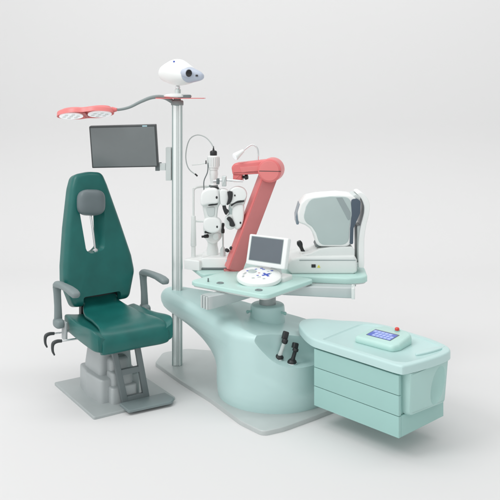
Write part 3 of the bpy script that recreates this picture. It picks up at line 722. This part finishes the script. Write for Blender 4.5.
# seat: shell with raised sides, plus a central cushion that rolls over the front and climbs to the back
def seat_shell():
    nx, ny = 37, 33
    mb = MB(HF); rg = []
    # closed cross-sections along y
    for j in range(ny):
        t = j/(ny-1); y = -.355 + t*.60
        e = 1.0
        f = 1-((t-.5)*2)**8*.0
        hw = .262 + .018*math.cos((t-.15)*2.2)
        zt = .495; lift = .030+.030*math.exp(-((t-.12)/.28)**2)
        zb = .375
        if t < .12:
            q = 1-(t/.12); zt -= .035*q**2.2; hw -= .022*q**2; zb += .010*q**2
        if t > .93:
            q = (t-.93)/.07; zt -= .03*q**2; hw -= .02*q**2; zb += .03*q**2
        r = .045
        ring = []
        m_ = 44
        for i in range(m_):
            a = 2*PI*i/m_; ca, sa = math.cos(a), math.sin(a)
            pw = lambda v, p: math.copysign(abs(v)**p, v)
            x = hw*pw(ca,.35); zc = (zt+zb)/2; hz = (zt-zb)/2
            z = zc + hz*pw(sa,.42)
            if sa > 0:   # sides higher than centre
                z += lift*min(1,(abs(x)/hw))**5 - .012*(1-min(1,abs(x)/hw)**2)
            else: x *= .90+.10*(1+sa)
            ring.append((x, y, z))
        rg.append(ring)
    mb.loft(rg); return mb
ss = seat_shell().build('seat','green',ch, smooth=55)
# central cushion: sweep of a rounded section
path = [(.232,.606),(.222,.585),(.20,.558),(.16,.540),(.10,.526),(.0,.520),(-.12,.520),(-.22,.522),(-.29,.515),(-.338,.492),(-.362,.455),(-.368,.415),(-.358,.385),(-.33,.37)]
P_s = spline([Vector((0,y,z)) for y,z in path], 5)
rg = []
for i, p in enumerate(P_s):
    t = (P_s[min(i+1,len(P_s)-1)]-P_s[max(i-1,0)]).normalized(); nrm = Vector((0, t.z, -t.y))
    if nrm.z < 0 and i < len(P_s)*.5: nrm = -nrm
    u = i/(len(P_s)-1)
    nrm = Vector((0,-t.z, t.y)); nrm = nrm if nrm.dot(Vector((0,-.4,1))) > 0 or u > .6 else -nrm
    if u > .6 and nrm.y > 0: nrm = -nrm
    hw = .125 + .05*min(1,max(0,(u-.15)/.2)) + .055*min(1,max(0,(u-.42)/.25))
    if u < .1: hw -= .03*(1-u/.1)**2
    th = .045
    o = []
    for k_ in range(28):
        a = 2*PI*k_/28
        pw = lambda v, q: math.copysign(abs(v)**q, v)
        o.append(p + Vector((hw*pw(math.cos(a),.5),0,0)) + nrm*(th*.5*pw(math.sin(a),.7) - th*.28 - (.010*(1-abs(math.cos(a)))if math.sin(a)>0 else 0)))
    rg.append(o)
b = MB(HF); b.loft(rg); b.build('seat_cushion','green',ch, smooth=60)

# backrest
BK = HF @ Matrix.Translation((-.012,.175,.53)) @ Matrix.Rotation(R(-13.5),4,'X') @ Matrix.Rotation(R(-1.0),4,'Y') @ Matrix.Rotation(PI/2,4,'X')   # local x right, y up the back, z forward
bo = rpoly([(-.200,.02),(.205,.02),(.268,.20),(.258,.31),(.200,.56),(.135,.82),(.105,.912),(.0,.925),(-.105,.912),(-.14,.82),(-.198,.56),(-.242,.31),(-.252,.20)],
           [.05,.05,.12,.12,.4,.25,.06,.2,.06,.25,.4,.12,.12],6)
b = MB(BK); b.pillow(bo, -.055, .045, .038, .012); bkr = b.build('backrest','green',ch, smooth=55)
# slot: dished in front, narrower behind
sf = rpoly([(-.085,.79),(.088,.79),(.088,.70),(.050,.37),(-.05,.355),(-.085,.38),(-.105,.70)],[.05,.05,.05,.045,.02,.03,.05],6)
sb = rpoly([(-.105,.755),(.015,.755),(-.005,.41),(-.045,.375),(-.078,.41)],[.03,.03,.03,.02,.025],6)
def resamp(p, n):
    P = [Vector(q) for q in p]+[Vector(p[0])]; Ls = [0]
    for i in range(len(P)-1): Ls.append(Ls[-1]+(P[i+1]-P[i]).length)
    out = []; j = 0
    for k in range(n):
        s = Ls[-1]*k/n
        while Ls[j+1] < s: j += 1
        out.append(P[j].lerp(P[j+1], (s-Ls[j])/max(1e-9, Ls[j+1]-Ls[j])))
    # start at topmost-left angle about the centre
    c = sum(out, Vector((0,0)))/n
    i0 = max(range(n), key=lambda i: (out[i]-c).normalized().dot(Vector((-.6,.8))))
    return [tuple(out[(i0+i)%n]) for i in range(n)]
A_ = resamp(ccw(sf),64); B_ = resamp(ccw(sb),64)
k = MB(BK); rg = []
for z, t in ((-.09,0.0),(-.045,0.0),(-.015,.22),(.02,.62),(.045,.90),(.062,1.05),(.10,1.1)):
    rg.append([(b_[0]+(a_[0]-b_[0])*t, b_[1]+(a_[1]-b_[1])*t, z) for a_, b_ in zip(A_, B_)])
k.loft(rg); cut(bkr, k, 34)
k = MB(BK); k.loft([[(x,y,z) for x,y in rpoly([(-.145,-.1),(.145,-.1),(.135,.078),(-.135,.078)],[0,0,.02,.02],5)] for z in (-.12,.12)]); cut(bkr, k, 34)
b = MB(BK); b.box(-.15,.15,.03,.22,-.085,-.05,.01); b.build('back_bracket','black',ch)
# headrest
b = MB(BK); b.tube([(-.035,.795,.03),(-.034,.74,.045),(-.022,.55,.05),(-.010,.372,.030)],.0075,12,5); rod = b.build('headrest_rod','chrome',ch)
b = MB(BK); b.cyl((-.010,.374,.042),(-.010,.374,.008),.014,e=.003); b.build('rod_end','chrome',rod)
b = MB(BK); b.cyl((-.035,.79,.045),(-.035,.79,.01),.011,e=.003); b.build('rod_end','chrome',rod)
b = MB(BK); b.m = Matrix.Translation((-.026,.700,.085)) @ Matrix.Rotation(R(-6),4,'Z')
b.ball((0,0,0),.097,.089,.052,n=40,e=.62); b.build('headrest','greyhead',ch, smooth=70)
# gap panel between seat and backrest
b = MB(HF); b.box(-.135,.135,.222,.27,.42,.66,.01); b.build('rear_bracket','black',ch)

# armrests
def armrest(xx, s):
    b = MB(HF); b.m = Matrix.Translation((xx,0,0))
    b.tube([(0,.175,.47),(0,.172,.50),(0,.178,.58),(0,.19,.66),(0,.192,.70)],[.030,.028,.025,.026,.030],16,5,.62); po = b.build('armrest_post','greyarm',ch)
    b = MB(HF); b.m = Matrix.Translation((xx,0,0))
    rg = []
    for y, w, h, z in ((.222,.012,.010,.703),(.215,.022,.018,.706),(.19,.026,.024,.714),(.14,.026,.021,.722),(.06,.028,.019,.727),(-.03,.031,.019,.728),(-.10,.033,.021,.722),(-.14,.030,.020,.716),(-.158,.018,.012,.712)):
        rg.append([(w*math.copysign(abs(math.cos(2*PI*j/24))**.7,math.cos(2*PI*j/24)), y, z+h*math.copysign(abs(math.sin(2*PI*j/24))**.7,math.sin(2*PI*j/24))) for j in range(24)])
    b.loft(rg); b.build('armrest_pad','greyarm',ch, smooth=70)
    b = MB(HF); b.m = Matrix.Translation((xx,.165,.465)); b.ball((0,0,0),.030,.055,.032,n=24,e=.7); b.build('armrest_joint','greyarm',po)
    b = MB(HF); b.m = Matrix.Translation((xx-s*.030,.13,.42)); b.box(-.008,.008,-.03,.04,-.06,.06,.005); b.build('armrest_bracket','silver',ch)
armrest(-.315,-1); armrest(.315,1)
# release levers on the chair's near side
for yy, zz in ((.20,.385),(.06,.372)):
    b = MB(HF); b.cyl((-.20,yy,zz),(-.345,yy+.02,zz),.006,n=12); lv = b.build('lever','chrome',ch)
    b = MB(HF); b.tube([(-.325,yy+.016,zz),(-.355,yy+.02,zz+.002),(-.378,yy+.022,zz-.006),(-.386,yy+.02,zz-.026),(-.386,yy+.015,zz-.056),(-.376,yy+.01,zz-.082)],[.010,.012,.013,.010,.008,.005],12,5); b.build('lever_grip','black2',lv)

# footrest: ladder frame and step
def fr_pt(x, t): return (x, -.262-.052*(1-t)*0 - .03*t, .03+t*.35)
b = MB(HF)
FX = lambda x, t: x - .085*t + (.012 if x > 0 else 0)*t
FY = lambda t: -.272 - .015*t
for x0 in (-.040, .108):
    rg = []
    for t in (0,.25,.5,.75,1):
        xx = FX(x0,t); w_ = .021-.003*t; y = FY(t); z = .022+.36*t
        o = rpoly([(xx-w_,y-.014),(xx+w_,y-.014),(xx+w_,y+.014),(xx-w_,y+.014)],.006,3); rg.append([(p_[0],p_[1],z) for p_ in o])
    b.loft(rg)
for t, hgt in ((.06,.035),(.56,.036),(.97,.03)):
    xa = FX(-.040,t); xb = FX(.108,t); y = FY(t); z = .022+.36*t
    b.box(xa,xb,y-.0125,y+.0125,z-hgt/2,z+hgt/2,.004)
b.build('footrest_frame','dgrey',ch)
b = MB(HF); b.slab(rpoly([(-.085,-.425),(.20,-.445),(.245,-.40),(.235,-.285),(-.085,-.285)],[.01,.03,.03,.012,.01],4),.0185,.034,.005); b.build('footrest_step','dgrey2' if 'dgrey2' in M else 'greyarm',ch)

# ------------------------------------------------------------------ camera
cam = bpy.data.cameras.new('camera'); co = bpy.data.objects.new('camera', cam); col.objects.link(co)
co.location = (0,0,1.95); co.rotation_euler = (PI/2,0,0)
cam.sensor_width = 36; cam.lens = 770/500*36; cam.shift_y = -152/500; cam.clip_end = 100; cam.clip_start = .05
sc.camera = co

# ------------------------------------------------------------------ light
w = bpy.data.worlds.new('World'); sc.world = w; w.use_nodes = True
nt = w.node_tree; bg = nt.nodes['Background']
tc = nt.nodes.new('ShaderNodeTexCoord'); dt = nt.nodes.new('ShaderNodeVectorMath'); dt.operation = 'DOT_PRODUCT'
dt.inputs[1].default_value = Vector((-.72,-.30,.62)).normalized()
nt.links.new(tc.outputs['Generated'], dt.inputs[0])
mr = nt.nodes.new('ShaderNodeMapRange'); mr.interpolation_type = 'SMOOTHSTEP'
mr.inputs['From Min'].default_value = -.6; mr.inputs['From Max'].default_value = .95
mr.inputs['To Min'].default_value = .45; mr.inputs['To Max'].default_value = 1.14
nt.links.new(dt.outputs['Value'], mr.inputs['Value'])
nt.links.new(mr.outputs['Result'], bg.inputs['Strength'])
bg.inputs['Color'].default_value = (1,1,1,1)
def area(name, loc, target, size, power, sy=None):
    l = bpy.data.lights.new(name, 'AREA'); l.size = size; l.energy = power
    if sy: l.shape = 'RECTANGLE'; l.size_y = sy
    o = bpy.data.objects.new(name, l); col.objects.link(o); o.location = loc
    o.rotation_euler = (Vector(target)-Vector(loc)).to_track_quat('-Z','Y').to_euler(); return o
area('softbox_key', (-3.6,2.6,5.6), (-.1,5.0,.4), 2.2, 90)
area('backdrop_fill', (1.0,5.8,7.2), (1.0,10.2,2.2), 9, 150, 1.2)  # added light, lifts the sweep's wall to match the floor's tone

sc.render.engine = 'CYCLES'
sc.render.resolution_x = sc.render.resolution_y = 1024
sc.cycles.use_denoising = True
sc.cycles.max_bounces = 8
vs = sc.view_settings
vs.view_transform = 'Standard'; vs.look = 'None'; vs.exposure = 0; vs.gamma = 1; vs.use_curve_mapping = False
